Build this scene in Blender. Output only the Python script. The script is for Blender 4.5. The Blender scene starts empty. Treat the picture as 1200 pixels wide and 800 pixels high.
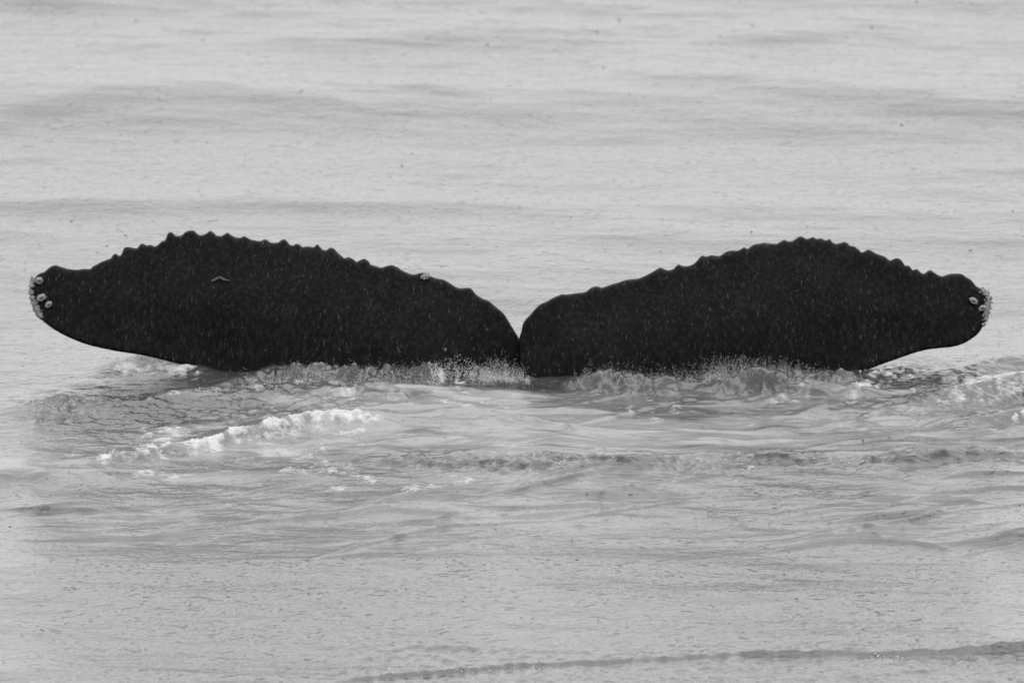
import bpy, math, random
import numpy as np
from mathutils import Vector
from mathutils.geometry import delaunay_2d_cdt

random.seed(7)
rng = np.random.default_rng(11)
scene = bpy.context.scene
COL = scene.collection

# ---------------------------------------------------------------- camera
DIST = 110.0
DOWN = math.radians(9.0)             # the lens looks down on the whale by this angle
LENS = 825.0
SPAN = 36.0 / LENS                   # picture width / distance
PITCH = DOWN - 46 / 1200 * SPAN
CAM = np.array([0.0, -DIST * math.cos(DOWN), DIST * math.sin(DOWN)])
FWD = np.array([0.0, math.cos(PITCH), -math.sin(PITCH)])
UPV = np.array([0.0, math.sin(PITCH), math.cos(PITCH)])
cd = bpy.data.cameras.new('camera')
cd.lens = LENS
cd.sensor_width = 36.0
cd.clip_start = 1.0
cd.clip_end = 20000.0
cd.dof.use_dof = True
cd.dof.focus_distance = 106.9
cd.dof.aperture_fstop = 6.3
cam = bpy.data.objects.new('camera', cd)
COL.objects.link(cam)
cam.location = CAM
cam.rotation_euler = (math.pi / 2 - PITCH, 0, 0)
scene.camera = cam

# ---------------------------------------------------------------- overcast sky and veiled sun
SUN_EL, SUN_AZ = math.radians(62), math.radians(20)
world = bpy.data.worlds.new('World')
scene.world = world
world.use_nodes = True
nt = world.node_tree
nt.nodes.clear()
out = nt.nodes.new('ShaderNodeOutputWorld')
bg = nt.nodes.new('ShaderNodeBackground')
sky = nt.nodes.new('ShaderNodeTexSky')
sky.sky_type = 'NISHITA'
sky.sun_disc = False
sky.sun_elevation = SUN_EL
sky.sun_rotation = SUN_AZ
sky.dust_density = 6.0
bw = nt.nodes.new('ShaderNodeRGBToBW')
tc = nt.nodes.new('ShaderNodeTexCoord')
cn = nt.nodes.new('ShaderNodeTexNoise')
cn.inputs['Scale'].default_value = 2.2
cn.inputs['Detail'].default_value = 4.0
cr = nt.nodes.new('ShaderNodeMapRange')
cr.inputs['From Min'].default_value = 0.3
cr.inputs['From Max'].default_value = 0.7
cr.inputs['To Min'].default_value = 11.0
cr.inputs['To Max'].default_value = 12.6
mx = nt.nodes.new('ShaderNodeMix')
mx.data_type = 'FLOAT'
mx.inputs['Factor'].default_value = 0.9
nt.links.new(sky.outputs[0], bw.inputs[0])
nt.links.new(tc.outputs['Generated'], cn.inputs['Vector'])
nt.links.new(cn.outputs[0], cr.inputs[0])
nt.links.new(bw.outputs[0], mx.inputs[2])
nt.links.new(cr.outputs[0], mx.inputs[3])
sx = nt.nodes.new('ShaderNodeSeparateXYZ')
nt.links.new(tc.outputs['Generated'], sx.inputs[0])
cie = nt.nodes.new('ShaderNodeMapRange')          # an overcast sky is brighter overhead than at the horizon
cie.inputs['From Min'].default_value = 0.0
cie.inputs['From Max'].default_value = 1.0
cie.inputs['To Min'].default_value = 0.87
cie.inputs['To Max'].default_value = 1.22
nt.links.new(sx.outputs['Z'], cie.inputs[0])
mul = nt.nodes.new('ShaderNodeMath'); mul.operation = 'MULTIPLY'
nt.links.new(mx.outputs[0], mul.inputs[0]); nt.links.new(cie.outputs[0], mul.inputs[1])
nt.links.new(mul.outputs[0], bg.inputs['Color'])
bg.inputs['Strength'].default_value = 0.146
nt.links.new(bg.outputs[0], out.inputs[0])

sd = bpy.data.lights.new('sun', 'SUN')
sd.energy = 0.6
sd.angle = math.radians(40)
sd.color = (1, 1, 1)
sun = bpy.data.objects.new('sun', sd)
COL.objects.link(sun)
sv = Vector((math.sin(SUN_AZ) * math.cos(SUN_EL), math.cos(SUN_AZ) * math.cos(SUN_EL), math.sin(SUN_EL)))
sun.rotation_euler = sv.to_track_quat('Z', 'Y').to_euler()

vs = scene.view_settings
vs.view_transform = 'Standard'
vs.look = 'None'
vs.exposure = 0.0
vs.gamma = 1.0
vs.use_curve_mapping = False
scene.cycles.max_bounces = 8
scene.cycles.transmission_bounces = 6


# ---------------------------------------------------------------- helpers
def ray(px, py):
    px = np.asarray(px, float); py = np.asarray(py, float)
    a = (px - 600) / 1200 * SPAN
    b = (400 - py) / 1200 * SPAN
    return np.stack([a, FWD[1] + b * UPV[1], FWD[2] + b * UPV[2]], -1)


def on_water(px, py):
    """place on the mean sea surface"""
    d = ray(px, py)
    t = -CAM[2] / d[..., 2]
    return CAM + d * t[..., None]


def at_depth(px, py, y):
    """place at a given distance y behind the whale's root"""
    d = ray(px, py)
    t = (np.asarray(y, float) - CAM[1]) / d[..., 1]
    return CAM + d * t[..., None]


def smooth(e0, e1, x):
    t = np.clip((x - e0) / (e1 - e0), 0, 1)
    return t * t * (3 - 2 * t)


_tab = rng.random((256, 256))


def vnoise(x, y, seed=0):
    xi = np.floor(x).astype(int); yi = np.floor(y).astype(int)
    fx = x - xi; fy = y - yi
    fx = fx * fx * (3 - 2 * fx); fy = fy * fy * (3 - 2 * fy)
    xi = xi + seed * 37; yi = yi + seed * 71
    g = lambda i, j: _tab[i & 255, j & 255]
    return ((g(xi, yi) * (1 - fx) + g(xi + 1, yi) * fx) * (1 - fy)
            + (g(xi, yi + 1) * (1 - fx) + g(xi + 1, yi + 1) * fx) * fy)


def fbm(x, y, seed=0, octaves=4):
    s = 0; a = 0.5
    for k in range(octaves):
        c, n = math.cos(0.6 * k), math.sin(0.6 * k)
        s = s + a * vnoise((c * x + n * y) * 2 ** k, (-n * x + c * y) * 2 ** k, seed + k * 3)
        a *= 0.5
    return s / (1 - 0.5 ** octaves)


def mesh_object(name, verts, faces, mat, parent=None, shade=True):
    me = bpy.data.meshes.new(name)
    verts = np.asarray(verts, np.float32)
    faces = np.asarray(faces, np.int32)
    me.vertices.add(len(verts)); me.vertices.foreach_set('co', verts.ravel())
    n = faces.shape[1]
    me.loops.add(faces.size); me.loops.foreach_set('vertex_index', faces.ravel())
    me.polygons.add(len(faces))
    me.polygons.foreach_set('loop_start', np.arange(0, faces.size, n, dtype=np.int32))
    me.polygons.foreach_set('loop_total', np.full(len(faces), n, np.int32))
    me.polygons.foreach_set('use_smooth', np.full(len(faces), shade))
    me.update(calc_edges=True)
    me.materials.append(mat)
    o = bpy.data.objects.new(name, me)
    COL.objects.link(o)
    o.parent = parent
    return o


def new_mat(name):
    m = bpy.data.materials.new(name)
    m.use_nodes = True
    t = m.node_tree
    return m, t, t.nodes['Principled BSDF']


def noise_node(t, scale, detail=3.0, stretch=(1, 1, 1), rough=0.5):
    g = t.nodes.new('ShaderNodeNewGeometry')
    mp = t.nodes.new('ShaderNodeMapping')
    mp.inputs['Scale'].default_value = stretch
    n = t.nodes.new('ShaderNodeTexNoise')
    n.inputs['Scale'].default_value = scale
    n.inputs['Detail'].default_value = detail
    n.inputs['Roughness'].default_value = rough
    t.links.new(g.outputs['Position'], mp.inputs[0])
    t.links.new(mp.outputs[0], n.inputs['Vector'])
    return n


def ramp(t, src, a, b, lo, hi):
    r = t.nodes.new('ShaderNodeMapRange')
    r.inputs['From Min'].default_value = a; r.inputs['From Max'].default_value = b
    r.inputs['To Min'].default_value = lo; r.inputs['To Max'].default_value = hi
    t.links.new(src, r.inputs[0])
    return r.outputs[0]


def math_node(t, op, a, b):
    m = t.nodes.new('ShaderNodeMath'); m.operation = op
    for i, v in enumerate((a, b)):
        if isinstance(v, (int, float)): m.inputs[i].default_value = v
        else: t.links.new(v, m.inputs[i])
    return m.outputs[0]


# ---------------------------------------------------------------- materials
def water_material():
    m, t, p = new_mat('sea_water')
    at = t.nodes.new('ShaderNodeAttribute'); at.attribute_name = 'foam'
    n1 = noise_node(t, 34, 3, (1, 1, 1), 0.6)
    lift = ramp(t, n1.outputs[0], 0.3, 0.7, -0.35, 0.35)
    f = math_node(t, 'ADD', at.outputs['Fac'], math_node(t, 'MULTIPLY', lift, ramp(t, at.outputs['Fac'], 0, 0.3, 0, 1)))
    f = ramp(t, f, 0.14, 1.15, 0, 1)
    c = t.nodes.new('ShaderNodeMix'); c.data_type = 'RGBA'
    ae = t.nodes.new('ShaderNodeAttribute'); ae.attribute_name = 'bubbles'      # aerated water, its body colour lightened to offset the flukes' dark reflection
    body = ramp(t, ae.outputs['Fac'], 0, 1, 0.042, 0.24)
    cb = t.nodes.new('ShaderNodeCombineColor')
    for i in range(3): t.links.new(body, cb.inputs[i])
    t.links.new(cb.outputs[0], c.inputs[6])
    c.inputs[7].default_value = (0.46, 0.46, 0.46, 1)
    t.links.new(f, c.inputs[0]); t.links.new(c.outputs[2], p.inputs['Base Color'])
    t.links.new(math_node(t, 'ADD', ramp(t, f, 0, 1, 0.13, 0.5), ramp(t, ae.outputs['Fac'], 0, 1, 0, .14)), p.inputs['Roughness'])
    p.inputs['IOR'].default_value = 1.333
    # ripples below the size the mesh carries
    r1 = noise_node(t, 9, 4, (1, 1, 1), 0.62)
    r2 = noise_node(t, 45, 2, (1, 1, 1), 0.6)
    h = math_node(t, 'ADD', math_node(t, 'MULTIPLY', r1.outputs[0], 1.0), math_node(t, 'MULTIPLY', r2.outputs[0], 0.36))
    h = math_node(t, 'ADD', h, math_node(t, 'MULTIPLY', f, 0.5))
    for sc_, rad, dep in ((11.0, .20, .8), (17.0, .24, .4)):         # pits and rings left by raindrops
        g = t.nodes.new('ShaderNodeNewGeometry')
        vo = t.nodes.new('ShaderNodeTexVoronoi'); vo.voronoi_dimensions = '2D'
        vo.inputs['Scale'].default_value = sc_
        mp = t.nodes.new('ShaderNodeMapping'); mp.inputs['Rotation'].default_value = (0, 0, sc_ * .053)
        wn = noise_node(t, 2.3 + sc_ * .1, 2); wa = t.nodes.new('ShaderNodeVectorMath'); wa.operation = 'SCALE'; wa.inputs['Scale'].default_value = .5
        wv = t.nodes.new('ShaderNodeVectorMath'); wv.operation = 'ADD'
        t.links.new(wn.outputs['Color'], wa.inputs[0]); t.links.new(g.outputs['Position'], wv.inputs[0]); t.links.new(wa.outputs[0], wv.inputs[1])
        t.links.new(wv.outputs[0], mp.inputs[0]); t.links.new(mp.outputs[0], vo.inputs['Vector'])
        sep = t.nodes.new('ShaderNodeSeparateColor'); t.links.new(vo.outputs['Color'], sep.inputs[0])
        pit = math_node(t, 'MULTIPLY', ramp(t, vo.outputs['Distance'], 0.04, rad, 1, 0), ramp(t, sep.outputs[0], .55, 1, 0, dep))
        h = math_node(t, 'ADD', h, pit)
    b = t.nodes.new('ShaderNodeBump')
    b.inputs['Strength'].default_value = 1.0
    b.inputs['Distance'].default_value = 0.0065
    t.links.new(h, b.inputs['Height']); t.links.new(b.outputs[0], p.inputs['Normal'])
    return m


def skin_material():
    m, t, p = new_mat('whale_skin')
    a = noise_node(t, 7, 4, (1, 1, 0.5), 0.6)
    b = noise_node(t, 60, 2, (1, 1, 0.18), 0.6)
    s = math_node(t, 'ADD', ramp(t, a.outputs[0], 0.3, 0.75, 0.0006, 0.004), ramp(t, b.outputs[0], 0.45, 0.8, 0.0, 0.010))
    c = t.nodes.new('ShaderNodeCombineColor')
    for i in range(3): t.links.new(s, c.inputs[i])
    t.links.new(c.outputs[0], p.inputs['Base Color'])
    p.inputs['Roughness'].default_value = 0.42
    p.inputs['IOR'].default_value = 1.33
    p.inputs['Specular IOR Level'].default_value = 0.10
    h = math_node(t, 'ADD', a.outputs[0], math_node(t, 'MULTIPLY', b.outputs[0], 0.35))
    bu = t.nodes.new('ShaderNodeBump')
    bu.inputs['Strength'].default_value = 0.7
    bu.inputs['Distance'].default_value = 0.012
    t.links.new(h, bu.inputs['Height']); t.links.new(bu.outputs[0], p.inputs['Normal'])
    return m


def pale_material(name, lo, hi, scale, rough=0.6):
    m, t, p = new_mat(name)
    n = noise_node(t, scale, 3)
    s = ramp(t, n.outputs[0], 0.3, 0.7, lo, hi)
    c = t.nodes.new('ShaderNodeCombineColor')
    for i in range(3): t.links.new(s, c.inputs[i])
    t.links.new(c.outputs[0], p.inputs['Base Color'])
    p.inputs['Roughness'].default_value = rough
    return m


def drop_material(name, body, clear=.75, rough=.05):
    m, t, p = new_mat(name)
    p.inputs['Base Color'].default_value = (body, body, body, 1)
    p.inputs['Transmission Weight'].default_value = clear
    p.inputs['IOR'].default_value = 1.333
    p.inputs['Roughness'].default_value = rough
    return m


WATER = water_material()
SKIN = skin_material()
SHELL = pale_material('barnacle_shell', 0.08, 0.24, 120)
CRUST = pale_material('barnacle_crust', 0.10, 0.28, 60)
PIT = pale_material('barnacle_pit', 0.05, 0.12, 80)
SCAR = pale_material('scar_tissue', 0.025, 0.08, 70)
FOAM = pale_material('foam', 0.55, 0.78, 90, 0.5)
SPRAY = drop_material('spray_drops', 0.8, .3, .3)
RAIN = drop_material('rain_drops', 0.9)

# ---------------------------------------------------------------- the sea
def axis(dense, grow, far):
    """dense: list of (start, stop, step) that join up; then steps that grow out to far"""
    c = [dense[0][0]]
    for a, b, s in dense:
        n = max(1, round((b - a) / s))
        c += list(np.linspace(a, b, n + 1)[1:])
    lo, hi = c[0], c[-1]
    s0, s1 = dense[0][2], dense[-1][2]
    L, R = [], []
    s = s0; x = lo
    while x > -far: s *= grow; x -= s; L.append(x)
    s = s1; x = hi
    while x < far: s *= grow; x += s; R.append(x)
    return np.array(L[::-1] + c + R)


xs = axis([(-3.25, 3.25, 0.009)], 1.22, 6000)
ys = axis([(-9.2, -5.4, 0.028), (-5.4, 0.9, 0.012), (0.9, 14.0, 0.03)], 1.22, 6000)
NX, NY = len(xs), len(ys)
X, Y = np.meshgrid(xs, ys)
R2 = np.hypot(X, Y - 2)
near = 1 - smooth(14, 40, R2)
Z = np.zeros_like(X)


def waves(n, lmin, lmax, slope, spread, x, y, sharp=0.0):
    z = np.zeros_like(x)
    for k in range(n):
        L = lmin * (lmax / lmin) ** rng.random()
        th = math.pi / 2 + rng.normal(0, spread)
        kx, ky = math.cos(th) * 2 * math.pi / L, math.sin(th) * 2 * math.pi / L
        a = slope * math.sqrt(2 / n) / (2 * math.pi / L)
        ph = kx * x + ky * y + rng.random() * 6.283
        s = np.sin(ph)
        if sharp: s = (1 - sharp) * s + sharp * (1 - 2 * np.abs(np.sin(ph / 2)))
        z += a * s
    return z


wx = X + 0.25 * (fbm(X * 0.7, Y * 0.5, 5) - 0.5)
wy = Y + 0.5 * (fbm(X * 0.5, Y * 0.4, 6) - 0.5)
Z += near * waves(14, 1.6, 6.0, 0.018, 0.35, wx, wy)
Z += near * waves(34, 0.18, 1.2, 0.028, 0.6, wx, wy) * (0.35 + 1.3 * fbm(X * 0.5, Y * 0.25, 9))


def line(pts):
    p = np.array(pts, float)
    w = on_water(p[:, 0], p[:, 1])
    o = np.argsort(w[:, 0])
    return w[o, 0], w[o, 1], o


def ridge(pts, front, back, wob=0.0, seed=0, wscale=3.0, brk=0.0):
    """a crest line: pts (px, py, height); steep face towards the lens side, long back behind"""
    global Z
    lx, ly, o = line([(a, b) for a, b, c in pts])
    hh = np.array([c for a, b, c in pts])[o]
    yl = np.interp(X, lx, ly)
    if wob: yl = yl + wob * (fbm(X * wscale, Y * 0.3, seed + 40, 3) - 0.5) * 2
    gx = np.arange(-4.5, 4.5, .01)
    ker = lambda sd: (lambda q: q / q.sum())(np.exp(-.5 * (np.arange(-60, 61) * .01 / sd) ** 2))
    h = np.interp(X, gx, np.convolve(np.interp(gx, lx, hh), ker(.09), 'same'), left=0, right=0)
    if brk: h = h * (1 - brk + 2 * brk * smooth(.3, .62, fbm(X * 2.2, Y * 0 + seed * 1.7, seed + 90, 4)))
    d = Y - yl
    prof = np.where(d < 0, smooth(-front, 0, d), np.exp(-np.maximum(d, 0) / back))
    Z += h * prof
    return d, h


# broad swells behind and before the whale
for pts, fr, bk in [
    ([(250, 38, 0), (400, 40, .028), (560, 36, .034), (700, 42, .02), (820, 52, 0)], .75, 1.2),
    ([(-80, 140, 0.0120), (0, 135, 0.0156), (120, 113, 0.0156), (240, 104, 0.0144), (380, 106, 0)], .6, .9),
    ([(650, 95, 0), (760, 90, .024), (880, 94, .03), (1000, 104, .018), (1100, 118, .02), (1200, 118, .01)], .75, 1.0),
    ([(780, 52, 0), (900, 44, .022), (1020, 32, .026), (1100, 34, 0)], .5, .9),
    ([(-60, 3, .02), (60, 2, .02), (180, 4, 0)], .4, .9),
    ([(-60, 80, .018), (40, 80, .018), (130, 82, 0)], .4, .6),
    ([(400, 106, 0), (500, 108, .015), (590, 118, 0)], .3, .5),
    ([(0, 238, .012), (200, 240, .02), (330, 236, .028), (430, 238, .022), (560, 244, .008)], .55, .9),
    ([(600, 242, .012), (700, 240, .01), (860, 240, .012), (1000, 240, 0)], .5, .6),
    ([(1020, 210, 0), (1110, 204, .02), (1200, 200, .02), (1280, 200, .02)], .5, .7),
    ([(660, 150, 0), (740, 152, .016), (860, 148, .01), (1000, 146, .01), (1120, 148, .016), (1200, 152, 0)], .45, .6),
    ([(-60, 184, .012), (60, 184, .012), (180, 190, 0)], .3, .5),
    ([(-60, 672, .02), (100, 668, .02), (300, 664, .012), (500, 660, .016), (640, 668, 0)], .5, .7),
    ([(820, 652, 0), (960, 640, .018), (1080, 632, .024), (1200, 620, .03), (1280, 616, .03)], .4, .6),
    ([(540, 715, 0), (700, 712, .01), (900, 700, .012), (1050, 708, 0)], .4, .6),
    ([(-60, 790, .026), (60, 784, .026), (200, 784, .018), (330, 792, 0)], .35, .5),
]:
    ridge([(a, b, c * .9) for a, b, c in pts], fr, bk, 0.12, len(pts), 1.2)

# steeper crests with dark faces
ridge([(380, 800, .0), (430, 796, 0.0086), (480, 792, 0.0130), (560, 783, 0.0121), (650, 775, 0.0104), (760, 772, 0.0187), (870, 768, 0.0245),
       (950, 768, 0.0245), (1050, 768, 0.0216), (1120, 767, 0.0216), (1200, 762, 0.0216), (1300, 756, 0.0216)], .025, .9, .04, 1, 5, .45)
ridge([(500, 548, 0), (560, 543, 0.0221), (640, 545, 0.0195), (700, 548, 0.0169), (800, 540, 0.0221), (900, 541, 0.0234),
       (1000, 541, 0.0169), (1080, 546, 0.0195), (1200, 548, 0.0104)], .08, .5, .16, 2, 4, .5)
ridge([(420, 540, 0), (450, 541, .03), (500, 545, .02), (560, 550, 0)], .12, .3, .05, 3, 5)
ridge([(100, 618, 0), (150, 628, 0.0096), (230, 604, 0.0084), (330, 602, 0.0144), (450, 597, 0.0156), (560, 604, 0.0156), (640, 600, 0.0120), (720, 590, .0)], .12, .5, .10, 4, 3, .5)
ridge([(870, 606, 0), (960, 601, 0.0110), (1020, 599, 0.0143), (1100, 597, 0.0099), (1160, 594, 0.0055), (1220, 592, 0.0055)], .10, .4, .08, 5, 3, .5)
# churned water round the tail stock
dA, hA = ridge([(10, 484, .0), (40, 480, .03), (75, 478, .045), (105, 480, .035), (150, 481, .03), (220, 474, .045), (300, 468, .05),
       (380, 462, .04), (460, 462, 0)], .42, .25, .06, 11, 7)
dB, hB = ridge([(76, 545, 0), (116, 537, .03), (186, 529, .038), (246, 519, .038), (306, 508, .048), (366, 495, .055),
       (436, 497, .035), (476, 499, 0)], .16, .30, .09, 12, 7)
dC, hC = ridge([(255, 462, 0), (290, 454, 0.0390), (330, 452, 0.0546), (360, 450, 0.0663), (420, 452, 0.0468), (460, 448, 0.0663), (500, 446, 0.0702), (540, 444, 0.0780), (565, 448, 0.0390), (600, 450, 0.0156), (640, 451, 0.0078),
       (668, 456, 0.0156), (690, 458, 0.0585), (730, 459, 0.0624), (775, 460, 0.0585), (795, 461, .018), (845, 461, .02), (865, 460, 0.0780), (900, 459, 0.0663), (950, 457, 0.0585), (990, 455, 0.0390), (1020, 454, 0.0156), (1050, 452, 0)], .13, .25, .05, 13, 8)
lump = fbm(X * 11, Y * 7, 44, 4) - .5
near_c = smooth(.015, .06, hC) * smooth(-.3, -.1, dC) * (1 - smooth(.05, .3, dC))
Z += (lump * .10 + (fbm(X * 34, Y * 16, 47, 3) - .5) * .05) * near_c
dD, hD = ridge([(112, 438, 0), (135, 434, .05), (165, 430, .065), (195, 432, .06), (235, 440, .04), (275, 452, 0)], .35, .45, .04, 14, 6)
dE, hE = ridge([(985, 452, 0), (1020, 446, 0.0300), (1060, 438, 0.0360), (1110, 436, 0.0180), (1160, 436, 0)], .3, .4, .05, 15, 6)
dF, hF = ridge([(990, 460, 0), (1030, 456, 0.0180), (1080, 450, 0.0300), (1140, 438, 0.0300), (1200, 426, 0.0300), (1280, 418, 0.0240)], .35, .3, .06, 16, 6)
dG, hG = ridge([(1040, 480, 0), (1090, 472, .05), (1140, 466, .07), (1200, 458, .08), (1280, 450, .07)], .35, .3, .08, 17, 6)
dH, hH = ridge([(1120, 500, 0), (1160, 492, .04), (1210, 484, .05), (1280, 480, .05)], .2, .3, .05, 18, 6)
ridge([(-60, 560, .03), (30, 553, .035), (90, 560, .02), (150, 560, 0)], .3, .4, .06, 19, 5)


XW = X + .55 * (fbm(X * 2.1, Y * 1.7, 70, 4) - .5)
YW = Y + .6 * (fbm(X * 2.3, Y * 1.5, 75, 4) - .5)


def region(px0, px1, py0, py1, fx=60, fy=12):
    """soft patch of sea seen between these limits"""
    a = on_water(np.array([px0, px1]), np.array([py1, py1]))
    y0 = on_water(np.array(600.), np.array(float(py1)))[1]; y1 = on_water(np.array(600.), np.array(float(py0)))[1]
    gx = fx * 0.004; gy = fy * 0.0256
    X, Y = XW, YW
    return (smooth(a[0, 0] - gx, a[0, 0] + gx, X) * (1 - smooth(a[1, 0] - gx, a[1, 0] + gx, X))
            * smooth(y0 - gy, y0 + gy, Y) * (1 - smooth(y1 - gy, y1 + gy, Y)))


churn = np.clip(region(-200, 1400, 440, 640, 60, 30) * .55 + region(20, 520, 462, 560, 60, 10) * .35 + region(860, 1400, 430, 505, 60, 10) * .8
                + region(270, 660, 430, 470, 40, 8) * .8 + region(640, 1040, 446, 475, 40, 8) * .6, 0, 1.5)
small = waves(60, 0.06, 0.5, 0.075, 1.1, wx + .1 * fbm(X * 3, Y * 3, 20), wy + .12 * fbm(X * 3, Y * 2, 21), 0.0)
Z += churn * small * (0.2 + 1.5 * fbm(X * 1.3, Y * 0.9, 22))
rough = fbm(X * 24, Y * 18, 24, 4) - 0.5
Z += rough * 0.045 * (region(30, 110, 474, 500, 15, 5) + .6 * region(100, 420, 466, 500, 40, 6)  + .35 * region(1000, 1300, 430, 500, 40, 10))
Z += rough * 0.03 * (region(440, 1230, 536, 556, 40, 5) + .6 * region(380, 1300, 758, 800, 40, 5))

# short curved wavelets spreading over the churned patch
def wavelet(px, py, half, h, front, back, tilt, bend):
    c = on_water(np.array(float(px)), np.array(float(py)))
    i0, i1 = np.searchsorted(xs, [c[0] - half, c[0] + half]); reach = abs(tilt) * half + abs(bend) * half ** 2 + 4 * back + front
    j0, j1 = np.searchsorted(ys, [c[1] - reach, c[1] + reach])
    if i1 - i0 < 4 or j1 - j0 < 4: return
    x, y = X[j0:j1, i0:i1] - c[0], Y[j0:j1, i0:i1] - c[1]
    d = y - tilt * x + bend * x * x - .07 * (fbm((x + px) * 4, y * .4 + py, int(px) % 90, 3) - .5)
    w = np.clip(1 - (x / half) ** 2, 0, 1) ** 1.3
    Z[j0:j1, i0:i1] += h * w * np.where(d < 0, smooth(-front, 0, d), np.exp(-np.maximum(d, 0) / back))


for k in range(120):
    wide = rng.random()
    py_ = 462 + 180 * rng.random() ** 1.25
    wavelet(rng.uniform(60 if py_ > 540 else 380, 1230), py_, .12 + .55 * wide ** 1.5, .006 + .012 * rng.random(), .025 + .035 * rng.random(),
            .10 + .18 * rng.random(), rng.normal(.35, .6), rng.normal(.3, .8))

# foam: torn along crests and in drifting patches
def band(d, h, lo, hi, h0, h1):
    return smooth(h0, h1, h) * smooth(lo, lo * .4 if lo < 0 else lo * .4, d) * (1 - smooth(hi * .4, hi, d))


tear = fbm(X * 9, Y * 4.5, 30, 5)
tear2 = fbm(X * 22, Y * 9, 33, 4)
foam = np.zeros_like(X)
foam += .92 * band(dB, hB, -.10, .14, .015, .05) * smooth(.25, .5, tear) + .3 * band(dB, hB, -.4, .1, .015, .05) * smooth(.42, .6, tear2)
foam += .32 * region(110, 420, 500, 560, 30, 8) * smooth(.45, .65, tear)
foam += .35 * band(dA, hA, -.10, .10, .02, .04) * smooth(.5, .62, tear2)
foam += .16 * band(dC, hC, -.16, .20, .05, .10) * smooth(.42, .62, tear)
foam += .6 * region(505, 556, 436, 462, 12, 3) * smooth(.45, .65, tear2)
foam += .48 * band(dD, hD, -.45, .18, .015, .05) * smooth(.1, .5, tear)
foam += .62 * band(dE, hE, -.5, .3, .01, .04) * smooth(.1, .5, tear)
foam += .3 * band(dG, hG, -.4, .2, .02, .06) + .75 * region(1140, 1300, 444, 462, 20, 3) * smooth(.35, .55, tear) + .8 * region(1150, 1300, 487, 495, 20, 2) * smooth(.35, .55, tear)
foam += .4 * region(850, 1090, 459, 464, 20, 1.5) * smooth(.42, .6, tear2 * .5 + tear * .5)
foam += .34 * region(340, 620, 463, 492, 30, 5) * smooth(.52, .68, tear)
foam += .28 * region(720, 1150, 456, 500, 50, 8) * smooth(.55, .72, tear)
foam += .35 * region(400, 560, 560, 580, 20, 3) * smooth(.52, .64, tear)
foam += .2 * region(560, 1000, 538, 554, 40, 3) * smooth(.6, .7, tear2)
tear3 = fbm(X * 48, Y * 20, 36, 2)
foam = np.clip(foam * (0.1 + 1.1 * smooth(.3, .7, tear2) + .9 * smooth(.4, .75, tear3)), 0, 1.0)
foam *= 1 - .75 * near_c * (1 - region(505, 556, 430, 462, 12, 3))
cx, cy, _ = on_water(np.array(1111.), np.array(444.))
foam *= 1 - .75 * np.exp(-((X - cx) / .12) ** 2 - ((Y - cy) / .4) ** 2)
foam = np.where(foam < .03, 0, foam)
Z += foam * (tear2 - .35) * 0.018
# aerated patch, lightened to cancel the flukes' mirror image; streaky gaps paint dark wave faces
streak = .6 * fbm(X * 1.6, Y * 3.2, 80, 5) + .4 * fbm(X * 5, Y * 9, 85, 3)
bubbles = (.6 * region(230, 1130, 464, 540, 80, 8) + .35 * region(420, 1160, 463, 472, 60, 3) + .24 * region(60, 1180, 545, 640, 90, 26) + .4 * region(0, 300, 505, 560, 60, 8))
bubbles *= 1 - .75 * region(440, 1180, 541, 552, 60, 2.5)  # body colour kept darker along this crest, imitating its dim face
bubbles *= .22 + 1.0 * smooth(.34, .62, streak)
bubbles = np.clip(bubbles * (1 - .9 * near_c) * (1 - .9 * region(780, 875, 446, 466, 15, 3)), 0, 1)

ii = np.arange(NX * NY).reshape(NY, NX)
quads = np.stack([ii[:-1, :-1], ii[:-1, 1:], ii[1:, 1:], ii[1:, :-1]], -1).reshape(-1, 4)
sea = mesh_object('sea', np.stack([X, Y, Z], -1).reshape(-1, 3), quads, WATER)
at = sea.data.attributes.new('foam', 'FLOAT', 'POINT')
at.data.foreach_set('value', foam.astype(np.float32).ravel())
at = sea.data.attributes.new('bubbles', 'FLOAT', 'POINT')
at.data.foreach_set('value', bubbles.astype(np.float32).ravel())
sea['kind'] = 'structure'
sea['label'] = 'rain pitted grey sea with low swells and churned foam'


def sea_height(x, y):
    i = np.clip(np.searchsorted(xs, x) - 1, 0, NX - 2); j = np.clip(np.searchsorted(ys, y) - 1, 0, NY - 2)
    u = (x - xs[i]) / (xs[i + 1] - xs[i]); v = (y - ys[j]) / (ys[j + 1] - ys[j])
    return (Z[j, i] * (1 - u) + Z[j, i + 1] * u) * (1 - v) + (Z[j + 1, i] * (1 - u) + Z[j + 1, i + 1] * u) * v


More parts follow.
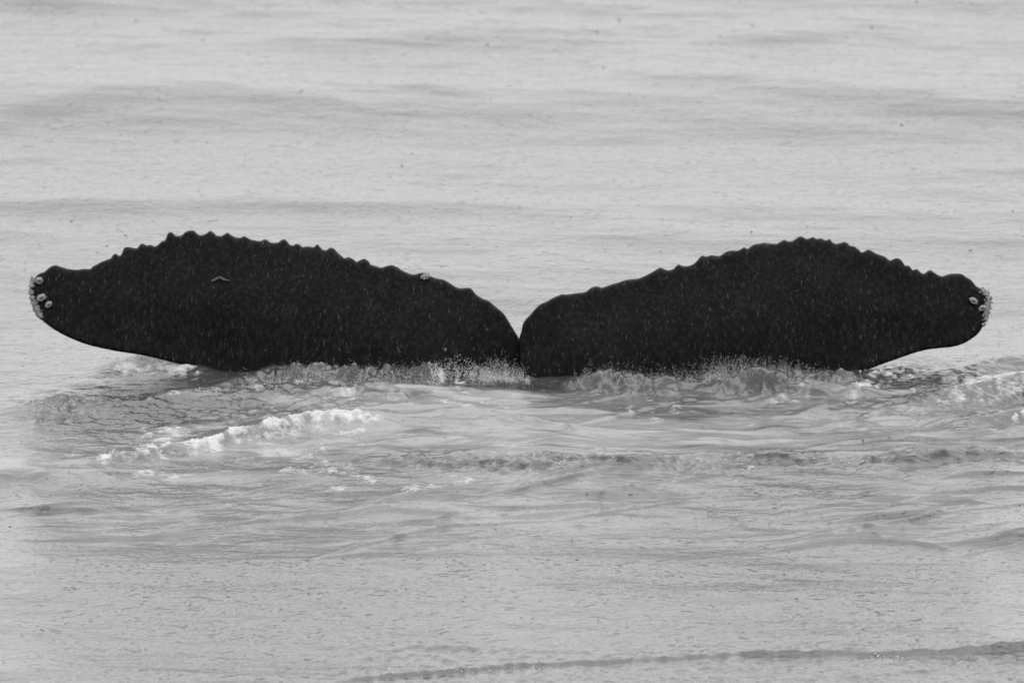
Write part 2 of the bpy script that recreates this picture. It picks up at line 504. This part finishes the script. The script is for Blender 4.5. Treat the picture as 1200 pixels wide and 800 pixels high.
# ---------------------------------------------------------------- the whale's tail
LEFT = [(330, 482), (300, 460), (270, 445), (245, 436), (220, 429), (200, 424), (180, 419), (160, 415), (140, 412), (120, 408), (100, 403), (80, 395),
    (65, 387), (55, 380), (47, 373), (42, 364), (37, 353), (35, 343), (35, 337), (38, 330), (42, 324), (47, 320), (51, 319), (55, 316), (60, 312),
    (66, 311), (73, 313), (80, 315), (90, 316), (98, 315), (106, 315), (109, 312), (114, 310), (117, 308), (122, 306), (127, 304), (131, 303),
    (133, 299), (136, 297.5), (139, 300), (143, 299), (145, 294), (147, 290), (152, 290), (157, 291), (161, 291), (164, 287), (168, 286), (172, 288),
    (176, 287), (181, 289), (186, 287), (190, 283), (195, 281), (197, 275), (199, 272.5), (202, 273), (205, 276), (208, 277), (214, 275.5),
    (217, 272.5), (222, 270.5), (228, 271), (231, 274.5), (236, 276), (242, 274), (246, 271), (250, 273), (253, 276), (260, 277), (263, 275),
    (267, 273), (271, 276), (278, 279), (283, 278.5), (286, 277), (290, 279), (294, 281), (299, 282), (305, 283), (308, 281.5), (312, 281),
    (316, 284), (321, 285), (327, 284), (330, 281.5), (334, 281), (338, 286), (343, 288), (347, 286), (351, 287), (354, 290), (360, 289), (366, 290),
    (370, 289), (372, 286.5), (375, 290), (378, 293), (383, 293.5), (386, 291), (390, 291), (394, 295), (400, 300), (404, 303), (408, 301.5),
    (414, 304), (418, 307), (422, 305), (427, 303.5), (431, 306), (434, 310), (440, 312), (447, 314), (453, 312), (459, 311), (465, 313), (471, 317),
    (480, 321), (486, 322), (491, 320.5), (497, 320), (502, 322), (507, 325), (514, 327), (520, 328), (527, 332), (535, 337), (541, 338), (550, 337),
    (554, 340), (558, 345), (566, 350), (572, 352), (577, 356), (583, 361), (590, 367), (596, 376), (602, 386), (607, 394), (611, 402), (614, 415),
    (617, 440), (622, 480), (640, 560), (640, 640), (560, 640), (520, 600), (430, 540)]
RIGHT = [(608.5, 415), (608.5, 404), (608.5, 396), (611, 388), (613, 379), (617, 373), (622, 368), (628, 361), (634, 356), (641, 353), (648, 349), (655, 346), (659, 344.5), (663, 345),
    (675, 343.5), (686, 342), (691, 338.5), (697, 336), (701, 336), (705, 337.5), (710, 336), (717, 333.5), (726, 331), (733, 328.5), (740, 327.5),
    (747, 327), (755, 324), (763, 320), (768, 317), (773, 314), (777, 315), (782, 317), (788, 316), (792, 313), (795, 310), (800, 312), (806, 312),
    (812, 310), (818, 305), (823, 300), (828, 301), (833, 299.5), (838, 300), (844, 300), (850, 296), (856, 294), (864, 294), (869, 292), (872, 290),
    (876, 292), (880, 289), (885, 286.5), (890, 286), (895, 285), (901, 285.5), (911, 286), (914, 284), (919, 281.5), (923, 283), (928, 283),
    (933, 280), (937, 277.5), (941, 278), (945, 280.5), (949, 279.5), (953, 278), (957, 280.5), (961, 279.5), (965, 281), (969, 282), (972, 280.5),
    (975, 284), (980, 286), (985, 285), (991, 284), (995, 288), (1001, 289), (1005, 292), (1009, 296), (1013, 295), (1017, 293), (1021, 294),
    (1026, 297), (1031, 299), (1037, 301), (1043, 305.5), (1048, 303.5), (1053, 303), (1057, 307), (1060, 311), (1065, 312), (1069, 317),
    (1074, 315.5), (1078, 319), (1083, 321), (1087, 318), (1091, 317), (1096, 320.5), (1103, 324), (1108, 323), (1113, 321), (1120, 320.5),
    (1127, 321), (1132, 324.5), (1138, 328), (1144, 335), (1149, 338), (1155, 341), (1158, 346), (1160, 353), (1159, 360), (1157, 368), (1155, 375),
    (1152, 382), (1147, 390), (1140, 396), (1130, 402), (1118, 406), (1100, 408), (1085, 410), (1070, 414), (1050, 421), (1030, 428), (1015, 434),
    (1000, 441), (960, 460), (860, 510), (760, 560), (690, 640), (600, 640), (600, 560), (606, 480), (612, 446), (609.5, 430)]


def densify(pts, step=2.0):
    p = np.array(pts, float); n = len(p); o = []
    for i in range(n):
        a, b, c, d = p[i - 1], p[i], p[(i + 1) % n], p[(i + 2) % n]
        m = max(1, int(round(np.hypot(*(c - b)) / step)))
        for k in range(m):
            t = k / m
            o.append(0.5 * (2 * b + (c - a) * t + (2 * a - 5 * b + 4 * c - d) * t * t + (3 * b - a - 3 * c + d) * t ** 3))
    return np.array(o)


def scallop(pts):
    p = densify(pts)
    k = 15
    sm = np.convolve(np.concatenate([p[-k:, 1], p[:, 1], p[:k, 1]]), np.ones(2 * k + 1) / (2 * k + 1), 'valid')
    on = (p[:, 1] < 345) & (((p[:, 0] > 112) & (p[:, 0] < 545)) | ((p[:, 0] > 690) & (p[:, 0] < 1110)))
    p[:, 1] += np.where(on, .0 * (p[:, 1] - sm), 0)
    # knobs: roll a small disc along the trailing edge
    q = p[on]; rad = 1.5
    dx = q[None, :, 0] - q[:, None, 0]
    y = np.where(np.abs(dx) < rad, q[None, :, 1] - np.sqrt(np.maximum(rad * rad - dx * dx, 0)), 1e9).min(1) + rad * .72
    p[on, 1] = y
    return p


def inside(poly, q):
    r = np.zeros(len(q), bool)
    j = len(poly) - 1
    for i in range(len(poly)):
        a, b = poly[i], poly[j]
        if a[1] != b[1]:
            c = ((a[1] > q[:, 1]) != (b[1] > q[:, 1])) & (q[:, 0] < (b[0] - a[0]) * (q[:, 1] - a[1]) / (b[1] - a[1]) + a[0])
            r ^= c
        j = i
    return r


def fluke_depth(px, py, side):
    """middle sheet of the fluke: it leans back over the sea, the tips sweep away"""
    s = np.abs(np.asarray(px, float) - 611) / 560
    v = (445 - np.asarray(py, float)) / 170
    y = 0.22 * s ** 2.0 + 0.42 * np.where(v > 0, v, v * .25) - 0.06 * np.sin(np.maximum(v, 0) * 3.0) * (1 - s)
    if side > 0: y = y - 0.10 * np.exp(-(s / 0.10) ** 2)
    else: y = y + 0.03 * np.exp(-(s / 0.08) ** 2)
    return y


def fluke_half_thickness(px, py, d):
    s = np.abs(px - 611) / 560
    edge = 0.016 * np.sqrt(np.clip(1 - (1 - np.minimum(d / 5.0, 1)) ** 2, 0, 1))
    body = 0.085 * (1 - 0.75 * s) * smooth(0, 95, d)
    return edge + body


def lobe(outline, side):
    poly = scallop(outline)
    g = np.stack(np.meshgrid(np.arange(30, 1170, 5.0), np.arange(265, 640, 5.0)), -1).reshape(-1, 2)
    g[:, 0] += (np.floor(g[:, 1] / 5) % 2) * 2.5
    g = g[inside(poly, g)]
    dist = np.min(np.hypot(g[:, None, 0] - poly[None, :, 0], g[:, None, 1] - poly[None, :, 1]), 1)
    g = g[dist > 2.2]
    # a close ring just inside the outline keeps the edge round
    nrm = np.roll(poly, -1, 0) - np.roll(poly, 1, 0)
    nrm = np.stack([-nrm[:, 1], nrm[:, 0]], 1) / (np.linalg.norm(nrm, axis=1)[:, None] + 1e-9)
    ringp = poly + nrm * 1.6
    if inside(poly, ringp).mean() < .5: ringp = poly - nrm * 1.6
    rd = np.min(np.hypot(ringp[:, None, 0] - poly[None, :, 0], ringp[:, None, 1] - poly[None, :, 1]), 1)
    ringp = ringp[inside(poly, ringp) & (rd > 1.1)]
    allp = np.concatenate([poly, ringp, g])
    n = len(poly)
    v, e, f, *_ = delaunay_2d_cdt([Vector(p) for p in allp], [], [list(range(n))], 1, 1e-4)
    v = np.array([tuple(p) for p in v])
    d = np.min(np.hypot(v[:, None, 0] - poly[None, :, 0], v[:, None, 1] - poly[None, :, 1]), 1)
    d = np.where(d < 0.3, 0, d)
    mid = fluke_depth(v[:, 0], v[:, 1], side)
    t = fluke_half_thickness(v[:, 0], v[:, 1], d)
    P = at_depth(v[:, 0], v[:, 1], mid)
    lump = 0.006 * (fbm(P[:, 0] * 6, P[:, 2] * 6, 50, 3) - .5) * smooth(3, 20, d)
    front = P.copy(); front[:, 1] -= t + lump
    back = P.copy(); back[:, 1] += t
    m = len(v)
    f = np.array([q for q in f if len(q) == 3])
    rim = d == 0
    idx = np.where(rim, np.arange(m), np.arange(m) + m)
    fb = idx[f][:, ::-1]
    keep = ~((rim[f]).all(1))
    return np.concatenate([front, back]), np.concatenate([f, fb[keep]])


def tail_stock():
    """the tail stock under the sea, leading forward and down to the body"""
    V, F = [], []
    K, S = 12, 24
    for k in range(K + 1):
        u = k / K
        c = np.array([0.045, -0.05 + 0.9 * u * u, -0.28 - 1.9 * u])
        rx, ry = 0.30 + 0.15 * u, 0.16 + 0.28 * u
        for s in range(S):
            a = 2 * math.pi * s / S
            V.append(c + np.array([rx * math.cos(a), ry * math.sin(a), 0]))
    for k in range(K):
        for s in range(S):
            a, b = k * S + s, k * S + (s + 1) % S
            F += [(a, b, b + S), (a, b + S, a + S)]
    for base, flip in ((0, 1), (K * S, 0)):
        for s in range(1, S - 1):
            F.append((base, base + s + 1, base + s) if not flip else (base, base + s, base + s + 1))
    return np.array(V), np.array(F)


V, F, off = [], [], 0
for v, f in (lobe(LEFT, -1), lobe(RIGHT, 1), tail_stock()):
    V.append(v); F.append(f + off); off += len(v)
whale = bpy.data.objects.new('whale', None)
COL.objects.link(whale)
whale.location = (0.04, 0, 0)
whale['label'] = 'black whale tail with two scalloped flukes raised out of the churned sea'
whale['category'] = 'whale'
V = np.concatenate(V) - np.array([0.04, 0, 0])
body = mesh_object('tail', V, np.concatenate(F), SKIN, whale)
me = body.data
import bmesh
bm = bmesh.new(); bm.from_mesh(me)
bmesh.ops.remove_doubles(bm, verts=bm.verts, dist=1e-5)
bmesh.ops.recalc_face_normals(bm, faces=bm.faces)
for f in bm.faces: f.smooth = True
bm.to_mesh(me); bm.free()


def on_fluke(px, py, side, poly):
    d = np.min(np.hypot(px - poly[:, 0], py - poly[:, 1]))
    if not inside(poly, np.array([[px, py]], float))[0]: d = 0.0
    y = fluke_depth(px, py, side) - fluke_half_thickness(np.array(px), np.array(py), np.array(d))
    return at_depth(np.array(px), np.array(py), y) - np.array([0.04, 0, 0])


PL, PR = scallop(LEFT), scallop(RIGHT)


def barnacle(px, py, side, rx, ry, tilt):
    """volcano-shaped shell with an open top, set on the skin"""
    c = on_fluke(px, py, side, PL if side < 0 else PR)
    S = 14
    rings = [(1.0, 0.004), (0.92, -0.010), (0.72, -0.021), (0.45, -0.024), (0.30, -0.018)]
    Vv, Ff = [], []
    for r, h in rings:
        for s in range(S):
            a = 2 * math.pi * s / S
            w = 1 + 0.09 * math.sin(5 * a + px) + 0.07 * random.uniform(-1, 1)
            x, z = rx * r * w * math.cos(a), ry * r * w * math.sin(a)
            Vv.append((c[0] + x * math.cos(tilt) - z * math.sin(tilt), c[1] + h, c[2] + x * math.sin(tilt) + z * math.cos(tilt)))
    for k in range(len(rings) - 1):
        for s in range(S):
            a, b = k * S + s, k * S + (s + 1) % S
            Ff += [(a, b, b + S), (a, b + S, a + S)]
    o = mesh_object('barnacle', Vv, Ff, SHELL, whale)
    o['label'] = 'pale barnacle with a dark pit near the fluke tip'
    base = (len(rings) - 1) * S
    Pv = Vv[base:base + S]
    mesh_object('pit', [tuple(np.mean(Pv, 0))] + Pv, [(0, 1 + s, 1 + (s + 1) % S) for s in range(S)], PIT, o)


for a in [(46, 329, -1, .019, .018, 0), (48.5, 349, -1, .025, .017, .5), (57, 357, -1, .020, .014, .75), (1141, 352.5, 1, .024, .014, -.6), (1151, 361, 1, .020, .013, .5)]:
    barnacle(*a)


def octa(n_sub=0):
    v = np.array([(1, 0, 0), (-1, 0, 0), (0, 1, 0), (0, -1, 0), (0, 0, 1), (0, 0, -1)], float)
    f = np.array([(0, 2, 4), (2, 1, 4), (1, 3, 4), (3, 0, 4), (2, 0, 5), (1, 2, 5), (3, 1, 5), (0, 3, 5)])
    for _ in range(n_sub):
        vl = [tuple(p) for p in v]; cache = {}; nf = []
        def mid(a, b):
            k = (min(a, b), max(a, b))
            if k not in cache:
                p = (np.array(vl[a]) + np.array(vl[b])); p /= np.linalg.norm(p)
                cache[k] = len(vl); vl.append(tuple(p))
            return cache[k]
        for a, b, c in f:
            d, e, g = mid(a, b), mid(b, c), mid(c, a)
            nf += [(a, d, g), (d, b, e), (g, e, c), (d, e, g)]
        v, f = np.array(vl), np.array(nf)
    return v, f


def blobs(name, centers, radii, mat, sub=0, parent=None, shear=None):
    v, f = octa(sub)
    P = v[None] * radii[:, None, :]
    if shear is not None: P[:, :, 0] += P[:, :, 2] * shear[:, None]
    P = P + centers[:, None, :]
    Fa = f[None] + (np.arange(len(centers)) * len(v))[:, None, None]
    return mesh_object(name, P.reshape(-1, 3), Fa.reshape(-1, 3), mat, parent)


def crust(spots, side, lab):
    c, r = [], []
    for px, py, n, sp in spots:
        for _ in range(n * 5):
            qx, qy = px + random.gauss(0, sp), py + random.gauss(0, sp)
            q = on_fluke(qx, qy, side, PL if side < 0 else PR)
            q[1] += random.uniform(-.004, .012)
            c.append(q); k = random.uniform(.0025, .0055); r.append((k, k * .8, k * random.uniform(.7, 1.2)))
    o = blobs('barnacle_crust', np.array(c), np.array(r), CRUST, 1, whale)
    o['label'] = lab


crust([(39, 329, 12, 1.6), (37, 335, 14, 1.2), (36.5, 342, 16, 1.2), (37.5, 349, 16, 1.3), (40, 355, 18, 1.6), (43, 361, 20, 1.8), (45.5, 367, 20, 1.8), (47.5, 371, 12, 1.2)],
      -1, 'whitish crust of small barnacles along the fluke tip')
crust([(1152, 341, 10, 1.4), (1156, 344, 14, 1.6), (1159, 350, 16, 1.4), (1158, 356, 20, 1.8), (1156, 362, 22, 2), (1155, 368, 16, 1.6), (1155, 374, 10, 1.2), (1153, 380, 6, 1)],
      1, 'whitish crust of small barnacles along the fluke tip')
crust([(497, 324, 14, 1.5), (501, 323, 8, 1.2)], -1, 'small pale barnacle spots on the scalloped edge')

# the pale arched scar on the skin
sp, sr = [], []
for px, py, w in [(249.5, 329, 1), (251.5, 328, 1.3), (253.5, 327, 1.5), (255.5, 326, 1.7), (257.5, 325.5, 1.7), (259.5, 326, 1.6), (261.5, 327, 1.2), (264, 328, .8), (267, 328.6, .6)]:
    q = on_fluke(px, py, -1, PL); sp.append(q); sr.append((.009, .004, .004 * w))
sc = blobs('scar', np.array(sp), np.array(sr), SCAR, 1, whale)
sc['label'] = 'short pale arched scar'

# ---------------------------------------------------------------- spray, loose foam, rain
def spray_patch(jets, px0, px1, top, bottom, y0, y1, drops=14, size=(.0004, .0010)):
    """threads of drops thrown up from the sea in front of the flukes"""
    jx = rng.uniform(px0, px1, jets)
    dens = fbm(jx * .05, jx * 0 + 3.3, 61, 3)
    jx = jx[rng.random(jets) < (.35 + .65 * smooth(.3, .55, dens))]
    m = len(jx)
    tp = np.interp(jx, [p[0] for p in top], [p[1] for p in top]) + rng.normal(0, 3.0, m)
    jt = bottom + rng.normal(0, 3, m) - (bottom - tp) * rng.uniform(.35, 1.1, m)
    lean = rng.normal(0, 3.5, m)
    y = rng.uniform(y0, y1, m)
    u = rng.random((m, drops)) ** .8
    py = (bottom + rng.normal(0, 3, m))[:, None] - (bottom - jt)[:, None] * u + rng.normal(0, 1.2, (m, drops))
    px = jx[:, None] + lean[:, None] * u + rng.normal(0, 1.1, (m, drops))
    c = at_depth(px.ravel(), py.ravel(), np.repeat(y, drops))
    k = size[0] + (size[1] - size[0]) * rng.random(len(c)) ** 2
    return c, np.stack([k, k, k * rng.uniform(1, 2.6, len(c))], 1)


parts = [
    spray_patch(2400, 668, 1012, [(668, 446), (690, 434), (740, 430), (800, 434), (860, 422), (900, 428), (960, 428), (1012, 446)], 460, -.40, -.22),
    spray_patch(700, 800, 930, [(800, 432), (860, 418), (930, 430)], 456, -.40, -.22),
    spray_patch(1500, 275, 565, [(275, 448), (320, 438), (350, 429), (1300, 436), (460, 426), (540, 420), (565, 434)], 462, -.45, -.20),
    spray_patch(260, 505, 556, [(505, 428), (530, 416), (548, 418), (556, 432)], 446, -.42, -.25, 10, (.0005, .0017)),
    spray_patch(600, 550, 622, [(550, 426), (585, 424), (610, 432), (622, 446)], 447, -.35, -.22),
    spray_patch(160, 30, 112, [(30, 478), (80, 470), (112, 478)], 486, -1.5, -1.2),
    spray_patch(40, 130, 300, [(130, 424), (200, 420), (300, 440)], 446, -.1, .2),
    spray_patch(40, 1000, 1180, [(1000, 430), (1100, 420), (1180, 420)], 450, -.2, .2),
]
C_, R_ = np.concatenate([p[0] for p in parts]), np.concatenate([p[1] for p in parts])
spray = blobs('spray', C_, R_, SPRAY, 0, None, rng.normal(0, .12, len(C_)))
spray['kind'] = 'stuff'; spray['label'] = 'fine curtain of splashing drops at the foot of the flukes'; spray['category'] = 'spray'

# bubbles heaped where the foam is thick
jj, kk = np.where((foam > .5) & (np.abs(X) < 3.2))
pick = rng.choice(len(jj), size=min(1500, len(jj)), replace=False)
fx = X[jj[pick], kk[pick]] + rng.normal(0, .005, len(pick)); fy = Y[jj[pick], kk[pick]] + rng.normal(0, .008, len(pick))
k = 0.0015 + .0035 * rng.random(len(pick)) ** 3
# single bright flecks on the broken crests
fl = []
for x0, y0, x1, y1, m in [(440, 793, 640, 779, 60), (1020, 770, 1062, 769, 24), (930, 545, 1045, 543, 30), (30, 484, 110, 484, 50), (290, 466, 420, 462, 50), (600, 548, 720, 548, 14), (230, 472, 300, 468, 20), (1000, 448, 1190, 432, 30)]:
    u = rng.random(m)
    fl.append(on_water(x0 + (x1 - x0) * u, y0 + (y1 - y0) * u + rng.normal(0, 2.2, m)))
fl = np.concatenate(fl)
fx = np.concatenate([fx, fl[:, 0]]); fy = np.concatenate([fy, fl[:, 1]])
k = np.concatenate([k, .0012 + .0028 * rng.random(len(fl)) ** 2])
fc = np.stack([fx, fy, sea_height(fx, fy) + k * .3], 1)
fo = blobs('foam', fc, np.stack([k * 1.3, k * 1.3, k], 1), FOAM, 0)
fo['kind'] = 'stuff'; fo['label'] = 'white foam bubbles heaped along the breaking crests'; fo['category'] = 'foam'

# craters and little jets where the rain hits the sea
def splashes(n, r0, r1):
    y = -8.8 + 22.5 * rng.random(n); x = rng.uniform(-3.2, 3.2, n)
    r = r0 + (r1 - r0) * rng.random(n) ** 2
    return np.stack([x, y, sea_height(x, y)], 1), np.stack([r * rng.uniform(1, 1.8, n), r, r * rng.uniform(.2, .6, n)], 1)


s1, s2 = splashes(260, .003, .007), splashes(1800, .0015, .004)
rs = blobs('rain_splashes', np.concatenate([s1[0], s2[0]]), np.concatenate([s1[1], s2[1]]), WATER, 1)
rs['kind'] = 'stuff'; rs['label'] = 'tiny pits and jets where raindrops hit the sea'; rs['category'] = 'rain splash'

n = 16000
rc = np.stack([rng.uniform(-3, 3, n), rng.uniform(-7, 7, n), rng.uniform(0.06, 2.4, n)], 1)
rr = .00008 + .00017 * rng.random(n) ** 2
rain = blobs('rain', rc, np.stack([rr, rr, rng.uniform(.007, .017, n)], 1), RAIN, 0, None, rng.normal(.06, .05, n))
rain['kind'] = 'stuff'; rain['label'] = 'fine falling rain in front of the dark flukes'; rain['category'] = 'rain'
